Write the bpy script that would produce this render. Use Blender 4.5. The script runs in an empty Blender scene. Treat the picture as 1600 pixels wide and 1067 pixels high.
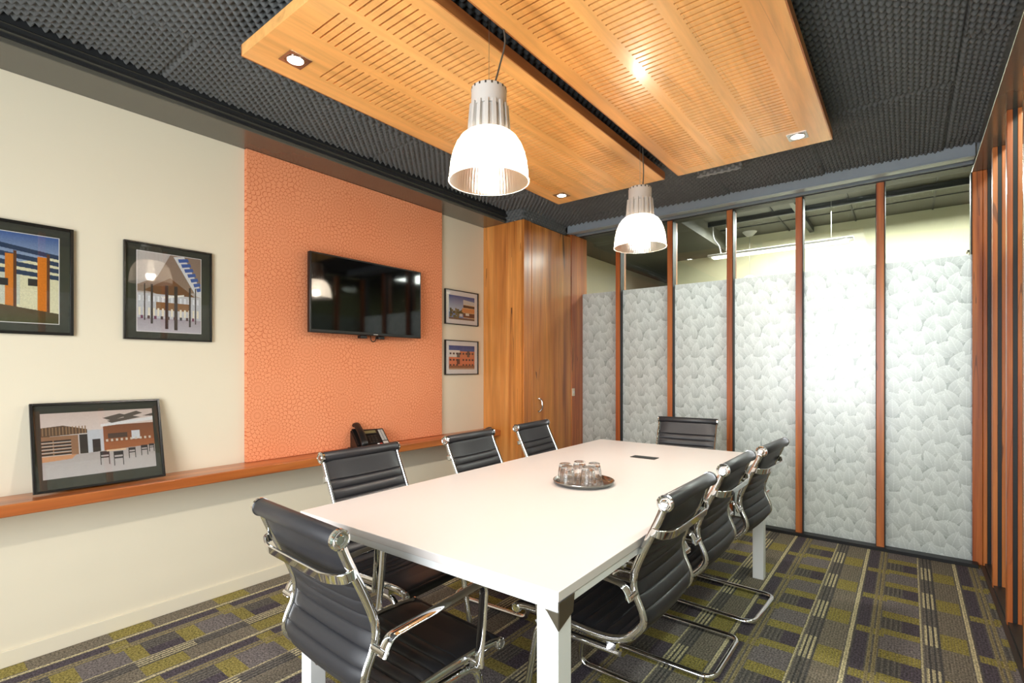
import bpy, math, random
import numpy as np
from mathutils import Vector, Matrix
random.seed(7); rng = np.random.default_rng(11)
PI = math.pi
SC = bpy.context.scene
COL = SC.collection

# ---------------------------------------------------------------- helpers
def lin(c):
    return tuple((v/12.92 if v <= .04045 else ((v+.055)/1.055)**2.4) for v in [x/255. for x in c])
def rgba(c): return lin(c) + (1.,)

class MB:
    """collects quads / boxes / tubes, builds ONE mesh object"""
    def __init__(s): s.v = []; s.f = []; s.m = []
    def add(s, vs, fs, mi=0):
        b = len(s.v); s.v += [tuple(v) for v in vs]
        s.f += [tuple(i+b for i in f) for f in fs]; s.m += [mi]*len(fs); return s
    def box(s, x0, x1, y0, y1, z0, z1, mi=0, M=None):
        vs = [(x, y, z) for z in (z0, z1) for y in (y0, y1) for x in (x0, x1)]
        if M is not None: vs = [M @ Vector(v) for v in vs]
        return s.add(vs, [(0,2,3,1),(4,5,7,6),(0,1,5,4),(2,6,7,3),(0,4,6,2),(1,3,7,5)], mi)
    def sweep(s, path, prof, closed=False, up=(1,0,0), mi=0, caps=True):
        """path: points; prof: (a,b) section points, a along `up`-ish side axis, b along the second axis"""
        P = [Vector(p) for p in path]; n = len(P); k = len(prof); rings = []
        upv = Vector(up).normalized()
        side = None
        for i in range(n):
            a = P[(i-1) % n] if (closed or i > 0) else P[i]
            c = P[(i+1) % n] if (closed or i < n-1) else P[i]
            t = (c-a).normalized()
            if side is None:
                side = upv - t*upv.dot(t)
                if side.length < 1e-4: side = Vector((0,0,1)) - t*t.z
                if side.length < 1e-4: side = Vector((0,1,0)) - t*t.y
            else:
                side = side - t*side.dot(t)
            side.normalize(); nb = t.cross(side)
            rings.append([P[i] + side*q[0] + nb*q[1] for q in prof])
        vs = [v for r in rings for v in r]; fs = []
        for i in range(n if closed else n-1):
            j = (i+1) % n
            for q in range(k):
                r = (q+1) % k
                fs.append((i*k+q, i*k+r, j*k+r, j*k+q))
        if caps and not closed:
            fs.append(tuple(range(k))[::-1]); fs.append(tuple((n-1)*k+q for q in range(k)))
        return s.add(vs, fs, mi)
    def tube(s, path, r, seg=12, closed=False, mi=0):
        return s.sweep(path, [(r*math.cos(2*PI*i/seg), r*math.sin(2*PI*i/seg)) for i in range(seg)], closed, mi=mi)
    def lathe(s, prof, seg=40, o=(0,0,0), mi=0, axis='z'):
        n = len(prof); vs = []; fs = []
        for i in range(seg):
            a = 2*PI*i/seg
            for r, z in prof:
                p = (r*math.cos(a), r*math.sin(a), z)
                if axis == 'x': p = (z, p[0], p[1])
                if axis == 'y': p = (p[1], z, p[0])
                vs.append((p[0]+o[0], p[1]+o[1], p[2]+o[2]))
        for i in range(seg):
            j = (i+1) % seg
            for q in range(n-1): fs.append((i*n+q, j*n+q, j*n+q+1, i*n+q+1))
        return s.add(vs, fs, mi)
    def build(s, name, mat, parent=None, bevel=0, smooth=True, loc=None, ang=35):
        me = bpy.data.meshes.new(name); me.from_pydata(s.v, [], s.f)
        for m in (mat if isinstance(mat, (list, tuple)) else [mat]): me.materials.append(m)
        me.polygons.foreach_set('material_index', s.m)
        if smooth:
            me.polygons.foreach_set('use_smooth', [True]*len(me.polygons)); me.set_sharp_from_angle(angle=math.radians(ang))
        me.update()
        o = bpy.data.objects.new(name, me); COL.objects.link(o)
        if parent is not None: o.parent = parent
        if loc is not None: o.location = loc
        if bevel:
            b = o.modifiers.new('bevel', 'BEVEL'); b.width = bevel; b.segments = 2; b.limit_method = 'ANGLE'; b.angle_limit = math.radians(40)
        return o

def grid_obj(name, P, mat, parent=None, cols=None, attr='print_tone'):
    """P: (ny,nx,3) array of points -> grid mesh, optional (ny,nx,3) colours"""
    ny, nx = P.shape[:2]
    me = bpy.data.meshes.new(name)
    me.vertices.add(ny*nx); me.vertices.foreach_set('co', P.reshape(-1).astype(np.float32))
    idx = np.arange(ny*nx).reshape(ny, nx)
    q = np.stack([idx[:-1,:-1], idx[:-1,1:], idx[1:,1:], idx[1:,:-1]], -1).reshape(-1, 4)
    nf = len(q)
    me.loops.add(nf*4); me.loops.foreach_set('vertex_index', q.reshape(-1).astype(np.int32))
    me.polygons.add(nf); me.polygons.foreach_set('loop_start', np.arange(0, nf*4, 4, dtype=np.int32))
    me.polygons.foreach_set('use_smooth', np.ones(nf, dtype=bool))
    me.materials.append(mat)
    if cols is not None:
        a = me.color_attributes.new(attr, 'FLOAT_COLOR', 'POINT')
        c = np.ones((ny*nx, 4), np.float32); c[:, :3] = cols.reshape(-1, 3)
        a.data.foreach_set('color', c.reshape(-1))
    me.update(); me.validate()
    o = bpy.data.objects.new(name, me); COL.objects.link(o)
    if parent is not None: o.parent = parent
    return o

def tag(o, label=None, cat=None, group=None, kind=None):
    if label: o['label'] = label
    if cat: o['category'] = cat
    if group: o['group'] = group
    if kind: o['kind'] = kind
    return o
def empty(name, loc=(0,0,0), rz=0, label=None, cat=None, group=None, kind=None):
    o = bpy.data.objects.new(name, None); COL.objects.link(o); o.empty_display_size = .1
    o.location = loc; o.rotation_euler = (0, 0, rz); return tag(o, label, cat, group, kind)
def struct(o, label, cat): return tag(o, label, cat, None, 'structure')
def box_obj(name, b, mat, parent=None, bevel=0):
    return MB().box(*b).build(name, mat, parent, bevel)
def copy_tree(o, parent=None):
    c = o.copy(); COL.objects.link(c)
    if parent is not None: c.parent = parent
    for ch in list(o.children): copy_tree(ch, c)
    return c
def smooth_path(pts, n=6, closed=False):
    P = [Vector(p) for p in pts]; out = []; L = len(P)
    rngi = range(L if closed else L-1)
    for i in rngi:
        p0 = P[(i-1) % L] if (closed or i > 0) else P[i]*2-P[i+1]
        p1 = P[i]; p2 = P[(i+1) % L]
        p3 = P[(i+2) % L] if (closed or i+2 < L) else p2*2-p1
        for k in range(n):
            t = k/n
            out.append(.5*((2*p1)+(p2-p0)*t+(2*p0-5*p1+4*p2-p3)*t*t+(3*p1-p0-3*p2+p3)*t**3))
    if not closed: out.append(P[-1].copy())
    return out
def fillet(pts, r, n=6):
    """polyline with rounded corners"""
    P = [Vector(p) for p in pts]; out = [P[0]]
    for i in range(1, len(P)-1):
        a = (P[i-1]-P[i]); b = (P[i+1]-P[i]); d = min(r, a.length*.49, b.length*.49)
        s = P[i]+a.normalized()*d; e = P[i]+b.normalized()*d
        for k in range(n+1):
            t = k/n; out.append(s*(1-t)**2 + P[i]*2*t*(1-t) + e*t*t)
    out.append(P[-1]); return out

# ---------------------------------------------------------------- node helpers
class NT:
    def __init__(s, name):
        s.mat = bpy.data.materials.new(name); s.mat.use_nodes = True
        s.t = s.mat.node_tree; s.t.nodes.clear()
        s.out = s.n('ShaderNodeOutputMaterial')
    def n(s, typ, **kw):
        nd = s.t.nodes.new(typ)
        for k, v in kw.items(): setattr(nd, k, v)
        return nd
    def put(s, sock, v):
        if isinstance(v, bpy.types.NodeSocket): s.t.links.new(v, sock)
        elif v is not None: sock.default_value = v
    def m(s, op, a, b=None, c=None):
        nd = s.n('ShaderNodeMath', operation=op)
        for i, v in enumerate((a, b, c)):
            if v is not None: s.put(nd.inputs[i], v)
        return nd.outputs[0]
    def lt(s, a, b): return s.m('LESS_THAN', a, b)
    def gt(s, a, b): return s.m('GREATER_THAN', a, b)
    def mul(s, a, b): return s.m('MULTIPLY', a, b)
    def rng(s, v, a, b): return s.mul(s.m('GREATER_THAN', v, a), s.m('LESS_THAN', v, b))
    def mix(s, f, a, b):
        nd = s.n('ShaderNodeMix', data_type='RGBA')
        s.put(nd.inputs[0], f); s.put(nd.inputs[6], a); s.put(nd.inputs[7], b); return nd.outputs[2]
    def geo(s): return s.n('ShaderNodeNewGeometry').outputs['Position']
    def obj(s): return s.n('ShaderNodeTexCoord').outputs['Object']
    def sep(s, v):
        nd = s.n('ShaderNodeSeparateXYZ'); s.put(nd.inputs[0], v); return nd.outputs
    def comb(s, x, y, z):
        nd = s.n('ShaderNodeCombineXYZ')
        for i, v in enumerate((x, y, z)): s.put(nd.inputs[i], v)
        return nd.outputs[0]
    def noise(s, vec, scale, detail=3, rough=.55, dist=0.):
        nd = s.n('ShaderNodeTexNoise'); s.put(nd.inputs['Vector'], vec)
        nd.inputs['Scale'].default_value = scale; nd.inputs['Detail'].default_value = detail
        nd.inputs['Roughness'].default_value = rough; nd.inputs['Distortion'].default_value = dist
        return nd.outputs[0]
    def mapping(s, vec, scale=(1,1,1), loc=(0,0,0)):
        nd = s.n('ShaderNodeMapping'); s.put(nd.inputs[0], vec)
        nd.inputs['Scale'].default_value = scale; nd.inputs['Location'].default_value = loc; return nd.outputs[0]
    def ramp(s, f, stops):
        nd = s.n('ShaderNodeValToRGB'); s.put(nd.inputs[0], f); e = nd.color_ramp.elements
        while len(e) < len(stops): e.new(.5)
        for el, (p, c) in zip(e, stops): el.position = p; el.color = c
        return nd.outputs[0]
    def bump(s, h, strength=.2, dist=.002):
        nd = s.n('ShaderNodeBump'); s.put(nd.inputs['Height'], h)
        nd.inputs['Strength'].default_value = strength; nd.inputs['Distance'].default_value = dist; return nd.outputs[0]
    def pbr(s, color, rough=.5, metal=0., normal=None, spec=.5, coat=0., coat_rough=.1):
        nd = s.n('ShaderNodeBsdfPrincipled')
        s.put(nd.inputs['Base Color'], color); s.put(nd.inputs['Roughness'], rough); s.put(nd.inputs['Metallic'], metal)
        if normal is not None: s.put(nd.inputs['Normal'], normal)
        nd.inputs['Specular IOR Level'].default_value = spec
        nd.inputs['Coat Weight'].default_value = coat; nd.inputs['Coat Roughness'].default_value = coat_rough
        s.t.links.new(nd.outputs[0], s.out.inputs[0]); return s.mat

def plain(name, c, rough=.5, metal=0., var=.04, scale=30, spec=.5, coat=0., bump=0.):
    """paint / plastic / metal with a faint procedural unevenness"""
    t = NT(name); p = t.obj(); f = t.noise(p, scale, 3)
    c0 = rgba(c); k0, k1 = 1-var, 1+var
    col = t.mix(f, tuple(min(1, v*k0) for v in c0[:3])+(1,), tuple(min(1, v*k1) for v in c0[:3])+(1,))
    nrm = t.bump(f, bump, .001) if bump else None
    return t.pbr(col, rough, metal, nrm, spec, coat)

def wood(name, light, mid, dark, axis='z', grain=26, rough=.38, coat=.25, cracks=.5, stretch=.06, seed=0., boards=0.):
    t = NT(name); p = t.geo()
    st = {'x': (stretch, 1, 1), 'y': (1, stretch, 1), 'z': (1, 1, stretch)}[axis]
    q = t.mapping(p, st, (seed, seed*1.7, seed*.6))
    broad = t.noise(q, grain*.5, 3, .5, .8); streak = t.noise(q, grain*1.7, 3, .6, .4)
    fine = t.noise(q, grain*4.5, 4, .65)
    col = t.ramp(broad, [(.28, rgba(dark)), (.45, rgba(mid)), (.68, rgba(light))])
    f2 = t.m('MULTIPLY_ADD', fine, .5, t.m('MULTIPLY_ADD', streak, .9, .28))
    mm = t.n('ShaderNodeMix', data_type='RGBA', blend_type='MULTIPLY'); mm.inputs[0].default_value = .8
    t.put(mm.inputs[6], col); t.put(mm.inputs[7], t.comb(f2, f2, f2)); col = mm.outputs[2]
    if boards:
        xyz = t.sep(p); k = t.m('FLOOR', t.m('DIVIDE', xyz[0] if axis != 'x' else xyz[1], boards))
        wn = t.n('ShaderNodeTexWhiteNoise', noise_dimensions='1D'); t.put(wn.inputs['W'], k)
        col = t.mix(t.m('MULTIPLY', wn.outputs[0], .25), col, rgba(mid))
    if cracks:
        cr = t.noise(t.mapping(p, tuple(v if v == 1 else v*2.6 for v in st), (seed*2.1, 3.1, seed)), grain*.42, 2, .5, 1.4)
        msk = t.ramp(cr, [(.275, (1,1,1,1)), (.315, (0,0,0,1))])
        col = t.mix(t.m('MULTIPLY', msk, cracks), col, rgba((58, 26, 12)))
        ln = t.noise(t.mapping(p, tuple(v if v == 1 else v*.45 for v in st), (seed, 1.3, seed*3.)), grain*.55, 2, .5, .5)
        thin = t.lt(t.m('ABSOLUTE', t.m('SUBTRACT', ln, .5)), .003)
        where = t.gt(t.noise(t.mapping(p, (1, 1, 1), (seed, 0, 0)), 1.9, 1), .57)
        col = t.mix(t.mul(t.mul(thin, where), cracks*.9), col, rgba((66, 30, 14)))
    return t.pbr(col, rough, 0, t.bump(fine, .12, .001), .5, coat, .18)

def thin_glass(name, tint=(245, 250, 246), rough=0., ior=1.5):
    t = NT(name)
    tr = t.n('ShaderNodeBsdfTransparent'); tr.inputs[0].default_value = rgba(tint)
    gl = t.n('ShaderNodeBsdfGlossy'); gl.inputs['Roughness'].default_value = rough
    lw = t.n('ShaderNodeLayerWeight'); lw.inputs[0].default_value = .5
    mx = t.n('ShaderNodeMixShader'); t.put(mx.inputs[0], t.m('MULTIPLY_ADD', t.m('POWER', lw.outputs['Facing'], 5.), .9, .05))
    t.put(mx.inputs[1], tr.outputs[0]); t.put(mx.inputs[2], gl.outputs[0]); t.put(t.out.inputs[0], mx.outputs[0]); return t.mat

def emit(name, c, strength):
    t = NT(name); e = t.n('ShaderNodeEmission'); e.inputs[0].default_value = rgba(c); e.inputs[1].default_value = strength
    t.put(t.out.inputs[0], e.outputs[0]); return t.mat

# ---------------------------------------------------------------- materials
M = {}
M['wall'] = plain('cream_wall_paint', (226, 218, 196), .55, var=.015, scale=4, bump=.02)
M['wall2'] = plain('white_wall_paint', (236, 233, 222), .6, var=.015, scale=4)
M['soffit'] = plain('dark_gloss_beam_paint', (84, 82, 74), .2, var=.05, scale=8, coat=.3)
M['steel_blue'] = plain('blue_grey_beam_paint', (140, 150, 159), .4, var=.08, scale=20)
M['dark_trim'] = plain('near_black_trim', (34, 36, 38), .4)
M['black_rubber'] = plain('black_gasket', (16, 16, 17), .5)
M['foam'] = plain('charcoal_acoustic_foam', (94, 96, 96), .9, var=.12, scale=60, spec=.2)
M['white_lam'] = plain('white_laminate', (226, 218, 214), .32, var=.006, scale=3)
M['white_powder'] = plain('white_powder_coat', (240, 240, 240), .4, var=.01)
M['alu'] = plain('brushed_aluminium', (150, 146, 138), .28, 1., .06, 60)
M['chrome'] = plain('polished_chrome', (225, 225, 226), .06, 1., .01)
M['steel'] = plain('stainless_steel', (196, 192, 186), .2, 1., .05, 80)
M['leather'] = plain('black_leather', (40, 40, 44), .44, var=.1, scale=120, coat=.05, bump=.08)
M['black'] = plain('black_plastic', (20, 20, 21), .35)
M['black_frame'] = plain('black_satin_frame', (17, 17, 17), .3)
M['charcoal'] = plain('charcoal_plastic', (46, 44, 40), .4)
M['mat_board'] = plain('charcoal_mat_board', (56, 57, 48), .85)
M['white_mat'] = plain('white_mat_board', (240, 238, 236), .8)
M['screen'] = plain('black_gloss_screen', (5, 5, 6), .05, var=.0, spec=.6)
M['grey_key'] = plain('pale_grey_key', (186, 184, 178), .5)
M['lcd'] = plain('olive_lcd', (116, 112, 78), .3)
M['red_key'] = plain('red_key', (200, 66, 44), .5)
M['white_paint_metal'] = plain('silver_white_cast_metal', (190, 188, 184), .4, var=.02)
M['ivory'] = plain('ivory_plastic', (236, 226, 200), .4)
M['dark_ceiling'] = plain('dark_corridor_ceiling', (84, 82, 72), .7)
M['far_wall'] = plain('pale_green_cream_wall', (206, 200, 168), .6, var=.02, scale=2)
M['green_wall'] = plain('olive_green_wall', (150, 156, 112), .6)  # olive colour stands in for the greenish light of the side corridor
M['grey_carpet'] = plain('corridor_carpet', (92, 90, 84), .9)
M['cable'] = plain('grey_cable', (70, 66, 60), .5)
M['wire'] = plain('steel_wire', (180, 178, 172), .35, 1.)
M['glass'] = thin_glass('clear_glass_pane')
M['frame_glass'] = thin_glass('picture_glass', (250, 250, 250))
M['panel_wood'] = wood('pale_hoop_pine_ply', (250, 190, 118), (246, 180, 104), (238, 166, 90), 'y', 9, .3, .4, .2, .07, 2.)
M['panel_edge'] = wood('hardwood_panel_edge', (206, 134, 74), (176, 104, 52), (140, 78, 36), 'y', 18, .45, .1, .3, .06, 5.)
M['slot_dark'] = plain('dark_slot_backing', (70, 38, 18), .8)
M['cab_wood'] = wood('honey_blackbutt_veneer', (226, 158, 84), (204, 130, 60), (164, 92, 38), 'z', 18, .34, .3, .85, .05, 1.3)
M['door_wood'] = wood('honey_blackbutt_door_veneer', (216, 146, 72), (192, 118, 52), (146, 80, 32), 'z', 18, .34, .3, .85, .05, 7.9)
M['post_wood'] = wood('red_ironbark_timber', (206, 124, 60), (180, 95, 42), (136, 60, 25), 'z', 24, .42, .25, .6, .05, 3.3)
M['shelf_wood'] = wood('oiled_hardwood_shelf', (196, 120, 62), (164, 90, 42), (112, 58, 28), 'y', 16, .32, .3, .5, .05, 4.4)

def mat_carpet():
    t = NT('patterned_carpet_tile'); p = t.geo(); x, y, z = t.sep(p)
    j = t.m('MULTIPLY_ADD', t.noise(p, 260, 2), .012, -.006)
    U = t.m('DIVIDE', t.m('ADD', t.m('SUBTRACT', x, 2.753-8.8), j), .44)
    V = t.m('DIVIDE', t.m('ADD', t.m('SUBTRACT', y, 3.40-9.), t.m('MULTIPLY', j, .6)), .45)
    u = t.m('FRACT', U); v = t.m('FRACT', V)
    base, pale, yel, pur, lil, olive, dark, warm = [rgba(c) for c in
        ((110, 105, 98), (196, 186, 148), (166, 153, 76), (82, 75, 83), (124, 117, 118), (144, 132, 96), (76, 75, 74), (134, 124, 104))]
    rib = t.m('FRACT', t.m('MULTIPLY', U, 40.)); ribm = t.lt(rib, .5)
    ribc = t.m('FRACT', t.m('MULTIPLY', U, 22.)); ribcm = t.lt(ribc, .5)
    col = t.mix(t.mul(ribcm, .75), base, dark)
    # grey speckled / yellow column
    mC = t.rng(u, .77, .985); col = t.mix(mC, col, t.mix(t.noise(p, 300, 1), warm, base))
    col = t.mix(t.mul(mC, t.lt(v, .36)), col, t.mix(t.mul(ribm, .5), yel, dark))
    # block column
    mA = t.rng(u, .27, .60); col = t.mix(t.mul(mA, t.gt(v, .62)), col, t.mix(t.mul(ribm, .5), lil, base))
    col = t.mix(t.mul(t.rng(u, .45, .60), t.rng(v, .13, .45)), col, pur)
    col = t.mix(t.mul(mA, t.m('MAXIMUM', t.lt(v, .14), t.rng(v, .45, .63))), col, t.mix(t.mul(ribm, .5), yel, dark))
    # purple column with olive bars
    mP = t.rng(u, .055, .165); col = t.mix(mP, col, pur)
    col = t.mix(t.mul(t.rng(u, .055, .30), t.m('MAXIMUM', t.lt(v, .08), t.gt(v, .93))), col, t.mix(t.mul(ribm, .6), yel, dark))
    col = t.mix(t.m('MAXIMUM', t.rng(u, .18, .205), t.rng(u, .225, .255)), col, olive)
    col = t.mix(t.m('MAXIMUM', t.lt(u, .035), t.rng(u, .605, .622)), col, pale)
    # three pale stripes
    mB = t.rng(u, .64, .765); st = t.lt(t.m('FRACT', t.m('DIVIDE', t.m('SUBTRACT', u, .64), .042)), .55)
    col = t.mix(mB, col, t.mix(st, dark, t.mix(t.lt(v, .5), base, pale)))
    # tile seams and tuft speckle
    col = t.mix(t.mul(t.m('SUBTRACT', 1., ribm), .32), col, rgba((58, 55, 50)))
    sp = t.m('ADD', t.m('MULTIPLY', t.noise(p, 320, 2, .7), .45), t.m('MULTIPLY', t.noise(p, 120, 2, .6), .55)); k = t.m('MAXIMUM', t.m('MULTIPLY_ADD', sp, 6.0, -1.95), .14)
    mm = t.n('ShaderNodeMix', data_type='RGBA', blend_type='MULTIPLY'); mm.inputs[0].default_value = 1.
    t.put(mm.inputs[6], col); t.put(mm.inputs[7], t.comb(k, k, k))
    return t.pbr(mm.outputs[2], .95, 0, t.bump(t.m('ADD', sp, t.mul(ribm, .4)), .5, .003), .15)
M['carpet'] = mat_carpet()

def mat_wallpanel():
    """orange fabric with a line drawing of packed chrysanthemums"""
    t = NT('orange_floral_fabric'); p = t.geo(); x, y, z = t.sep(p)
    v2 = t.comb(y, z, 0.)
    lines = None
    for sc, off in ((5.4, 4.3),):
        vor = t.n('ShaderNodeTexVoronoi', voronoi_dimensions='2D'); vor.inputs['Scale'].default_value = sc
        vor.inputs['Randomness'].default_value = .75
        t.put(vor.inputs['Vector'], t.mapping(v2, (1, 1, 1), (off, off, 0)))
        d = vor.outputs['Distance']
        pos = t.n('ShaderNodeVectorMath', operation='SUBTRACT')
        t.put(pos.inputs[0], t.mapping(v2, (1, 1, 1), (off, off, 0))); t.put(pos.inputs[1], vor.outputs['Position'])
        a, b, c = t.sep(pos.outputs[0]); ang = t.m('ARCTAN2', b, a)
        ring = t.m('MULTIPLY', d, 8.6); k = t.m('FLOOR', ring); fr = t.m('FRACT', ring)
        ph = t.m('ADD', t.m('MULTIPLY', ang, 11.), t.m('MULTIPLY', k, PI/2))       # petals of each ring sit between those of the last
        pet = t.m('POWER', t.m('ABSOLUTE', t.m('SINE', ph)), .55)
        g = t.m('ABSOLUTE', t.m('SUBTRACT', fr, t.m('MULTIPLY', pet, .93)))
        l = t.lt(g, .1)
        lines = l if lines is None else lines
    big = t.noise(p, 2.2, 2); weave = t.noise(p, 500, 2)
    base = t.mix(big, rgba((240, 164, 122)), rgba((234, 150, 106)))
    col = t.mix(t.m('MULTIPLY', lines, .82), base, rgba((196, 92, 50)))
    k = t.m('MULTIPLY_ADD', weave, .3, .85)
    mm = t.n('ShaderNodeMix', data_type='RGBA', blend_type='MULTIPLY'); mm.inputs[0].default_value = 1.
    t.put(mm.inputs[6], col); t.put(mm.inputs[7], t.comb(k, k, k))
    return t.pbr(mm.outputs[2], .8, 0, t.bump(weave, .15, .001), .2)
M['floral'] = mat_wallpanel()

def mat_film():
    t = NT('frosted_leaf_film')
    a = t.n('ShaderNodeVertexColor', layer_name='print_tone').outputs[0]
    col = t.mix(a, rgba((128, 138, 142)), rgba((246, 250, 255)))
    d = t.n('ShaderNodeBsdfDiffuse'); t.put(d.inputs[0], col)
    tr = t.n('ShaderNodeBsdfTranslucent'); t.put(tr.inputs[0], col)
    mx = t.n('ShaderNodeMixShader'); mx.inputs[0].default_value = .5; t.put(mx.inputs[1], d.outputs[0]); t.put(mx.inputs[2], tr.outputs[0])
    g = t.n('ShaderNodeBsdfGlossy'); g.inputs['Roughness'].default_value = .33
    lw = t.n('ShaderNodeLayerWeight'); lw.inputs[0].default_value = .5
    m2 = t.n('ShaderNodeMixShader'); t.put(m2.inputs[0], t.m('MULTIPLY_ADD', t.m('POWER', lw.outputs['Facing'], 5.), .8, .12)); t.put(m2.inputs[1], mx.outputs[0]); t.put(m2.inputs[2], g.outputs[0])
    t.put(t.out.inputs[0], m2.outputs[0]); return t.mat
M['film'] = mat_film()

def mat_print():
    t = NT('photo_print_ink'); a = t.n('ShaderNodeVertexColor', layer_name='print_tone').outputs[0]
    return t.pbr(a, .5, 0, None, .3)
M['print'] = mat_print()

def mat_dome():
    t = NT('prismatic_acrylic'); p = t.obj(); x, y, z = t.sep(p)
    ang = t.m('ARCTAN2', y, x); rb = t.m('SINE', t.m('MULTIPLY', ang, 72.))
    nrm = t.bump(rb, .2, .001)
    tr = t.n('ShaderNodeBsdfTranslucent'); tr.inputs[0].default_value = rgba((255, 248, 238)); t.put(tr.inputs['Normal'], nrm)
    tp = t.n('ShaderNodeBsdfTransparent'); tp.inputs[0].default_value = (1, .98, .94, 1)
    g = t.n('ShaderNodeBsdfGlossy'); g.inputs['Roughness'].default_value = .12; t.put(g.inputs['Normal'], nrm)
    m1 = t.n('ShaderNodeMixShader'); m1.inputs[0].default_value = .4; t.put(m1.inputs[1], tr.outputs[0]); t.put(m1.inputs[2], tp.outputs[0])
    m2 = t.n('ShaderNodeMixShader'); m2.inputs[0].default_value = .08; t.put(m2.inputs[1], m1.outputs[0]); t.put(m2.inputs[2], g.outputs[0])
    t.put(t.out.inputs[0], m2.outputs[0]); return t.mat
M['dome'] = mat_dome()

def mat_tumbler():
    t = NT('tumbler_glass'); g = t.n('ShaderNodeBsdfGlass'); g.inputs['IOR'].default_value = 1.48; g.inputs['Roughness'].default_value = 0.
    tp = t.n('ShaderNodeBsdfTransparent'); lp = t.n('ShaderNodeMixShader'); lp.inputs[0].default_value = .12
    t.put(lp.inputs[1], g.outputs[0]); t.put(lp.inputs[2], tp.outputs[0]); t.put(t.out.inputs[0], lp.outputs[0]); return t.mat
M['tumbler'] = mat_tumbler()

# ================================================================ SETTING
ZS = 2.495        # underside of the perimeter beams
XR = 3.38         # glass line of the right-hand partition
YP = 4.355        # glass line of the rear partition
YB = -1.25        # wall behind the camera
struct(box_obj('floor', (-.1, 5.2, YB-.1, YP+.12, -.1, 0), M['carpet']), 'patterned carpet tile floor in grey, purple and yellow green stripes', 'floor')
struct(box_obj('wall_left', (-.12, 0, YB-.1, 9.2, -.1, 2.95), M['wall']), 'long cream painted wall with the pictures and the television', 'wall')
struct(box_obj('baseboard_left', (0, .012, YB, 3.385, 0, .068), M['wall'], bevel=.002), 'low cream baseboard along the foot of the cream wall', 'baseboard')
# beams round the ceiling
def beam(name, b, mat, label): return struct(box_obj(name, b, M[mat], bevel=.003), label, 'beam')
beam('trim_1', (0, .25, YB, 3.386, ZS, 2.72), 'soffit', 'dark glossy boxed beam running above the cream wall')
m = MB()
for i, (a, z0, z1) in enumerate(((.262, 2.515, 2.53), (.272, 2.545, 2.56), (.256, 2.575, 2.72))): m.box(.2505, a, YB, 3.386, z0, z1)
struct(m.build('trim_2', M['dark_trim']), 'ridged black moulding between the left beam and the ceiling foam', 'moulding')
beam('trim_3', (3.293, 3.43, YB, YP+.06, ZS+.005, 2.72), 'soffit', 'dark boxed beam above the right-hand glass partition')
m = MB(); m.box(.455, 3.29, 4.06, 4.10, 2.508, 2.72); m.box(.455, 3.29, 4.046, 4.0595, 2.508, 2.516); m.box(.455, 3.29, 4.1005, 4.16, 2.519, 2.53)
struct(m.build('trim_4', M['steel_blue'], bevel=.002), 'blue grey steel beam across the top of the rear glass partition', 'beam')
m = MB(); m.box(.3, 3.32, 4.272, 4.295, 2.532, 2.56)
struct(m.build('trim_5', M['steel_blue']), 'pale blue grey head track just above the rear glass panes', 'track')
m = MB(); m.box(.3, 3.32, 4.296, 4.41, 2.526, 2.575)
struct(m.build('trim_6', M['black_rubber']), 'black channel holding the tops of the rear glass panes', 'track')
struct(box_obj('trim_7', (.3, 3.32, 4.27, 4.42, 0, .022), M['black_rubber']), 'black floor channel under the rear glass panes', 'track')

# ---- egg-crate foam ceiling
def foam_h(x, y, amp=.03, p=.044):
    return amp*.5*(1+np.cos(2*PI*x/p)*np.cos(2*PI*y/p))
xs = np.arange(.2625, 3.3, .0072); ys = np.arange(.0, 4.08, .0072)
X, Y = np.meshgrid(xs, ys)
tx, ty = .62, 1.16
ix = np.floor((X-.05)/tx).astype(int); iy = np.floor((Y+.33+.4*(ix % 2))/ty).astype(int)
hsh = (np.sin(ix*12.9898+iy*78.233)*43758.5453) % 1.0
px_ = X+hsh*.03; py_ = Y+hsh*.05
H = foam_h(px_, py_)
fx = (X-.05)/tx-ix; fy = (Y+.33+.4*(ix % 2))/ty-iy
edge = np.minimum(np.minimum(fx, 1-fx)*tx, np.minimum(fy, 1-fy)*ty)
H = H*np.clip(edge/.007, .0, 1)
sag = .006*np.sin(X*3.1+hsh*5)*np.sin(Y*2.3+1)
roll = np.clip((Y-3.55)/.5, 0, 1)                       # the foam dips towards the rear beam
Z = 2.612-H+sag-.012*roll - .004*(hsh-.5)
ceil_o = grid_obj('ceiling', np.stack([X, Y, Z], -1), M['foam'])
struct(ceil_o, 'charcoal egg-crate acoustic foam covering the whole ceiling', 'ceiling')
struct(box_obj('ceiling_slab', (-.1, 3.5, YB-.1, YP+.1, 2.72, 2.8), M['dark_trim']), 'black slab above the ceiling foam', 'ceiling')
struct(box_obj('ceiling_front', (.2625, 3.29, YB, .0, 2.6, 2.719), M['foam']), 'charcoal foam ceiling behind the camera', 'ceiling')
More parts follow.
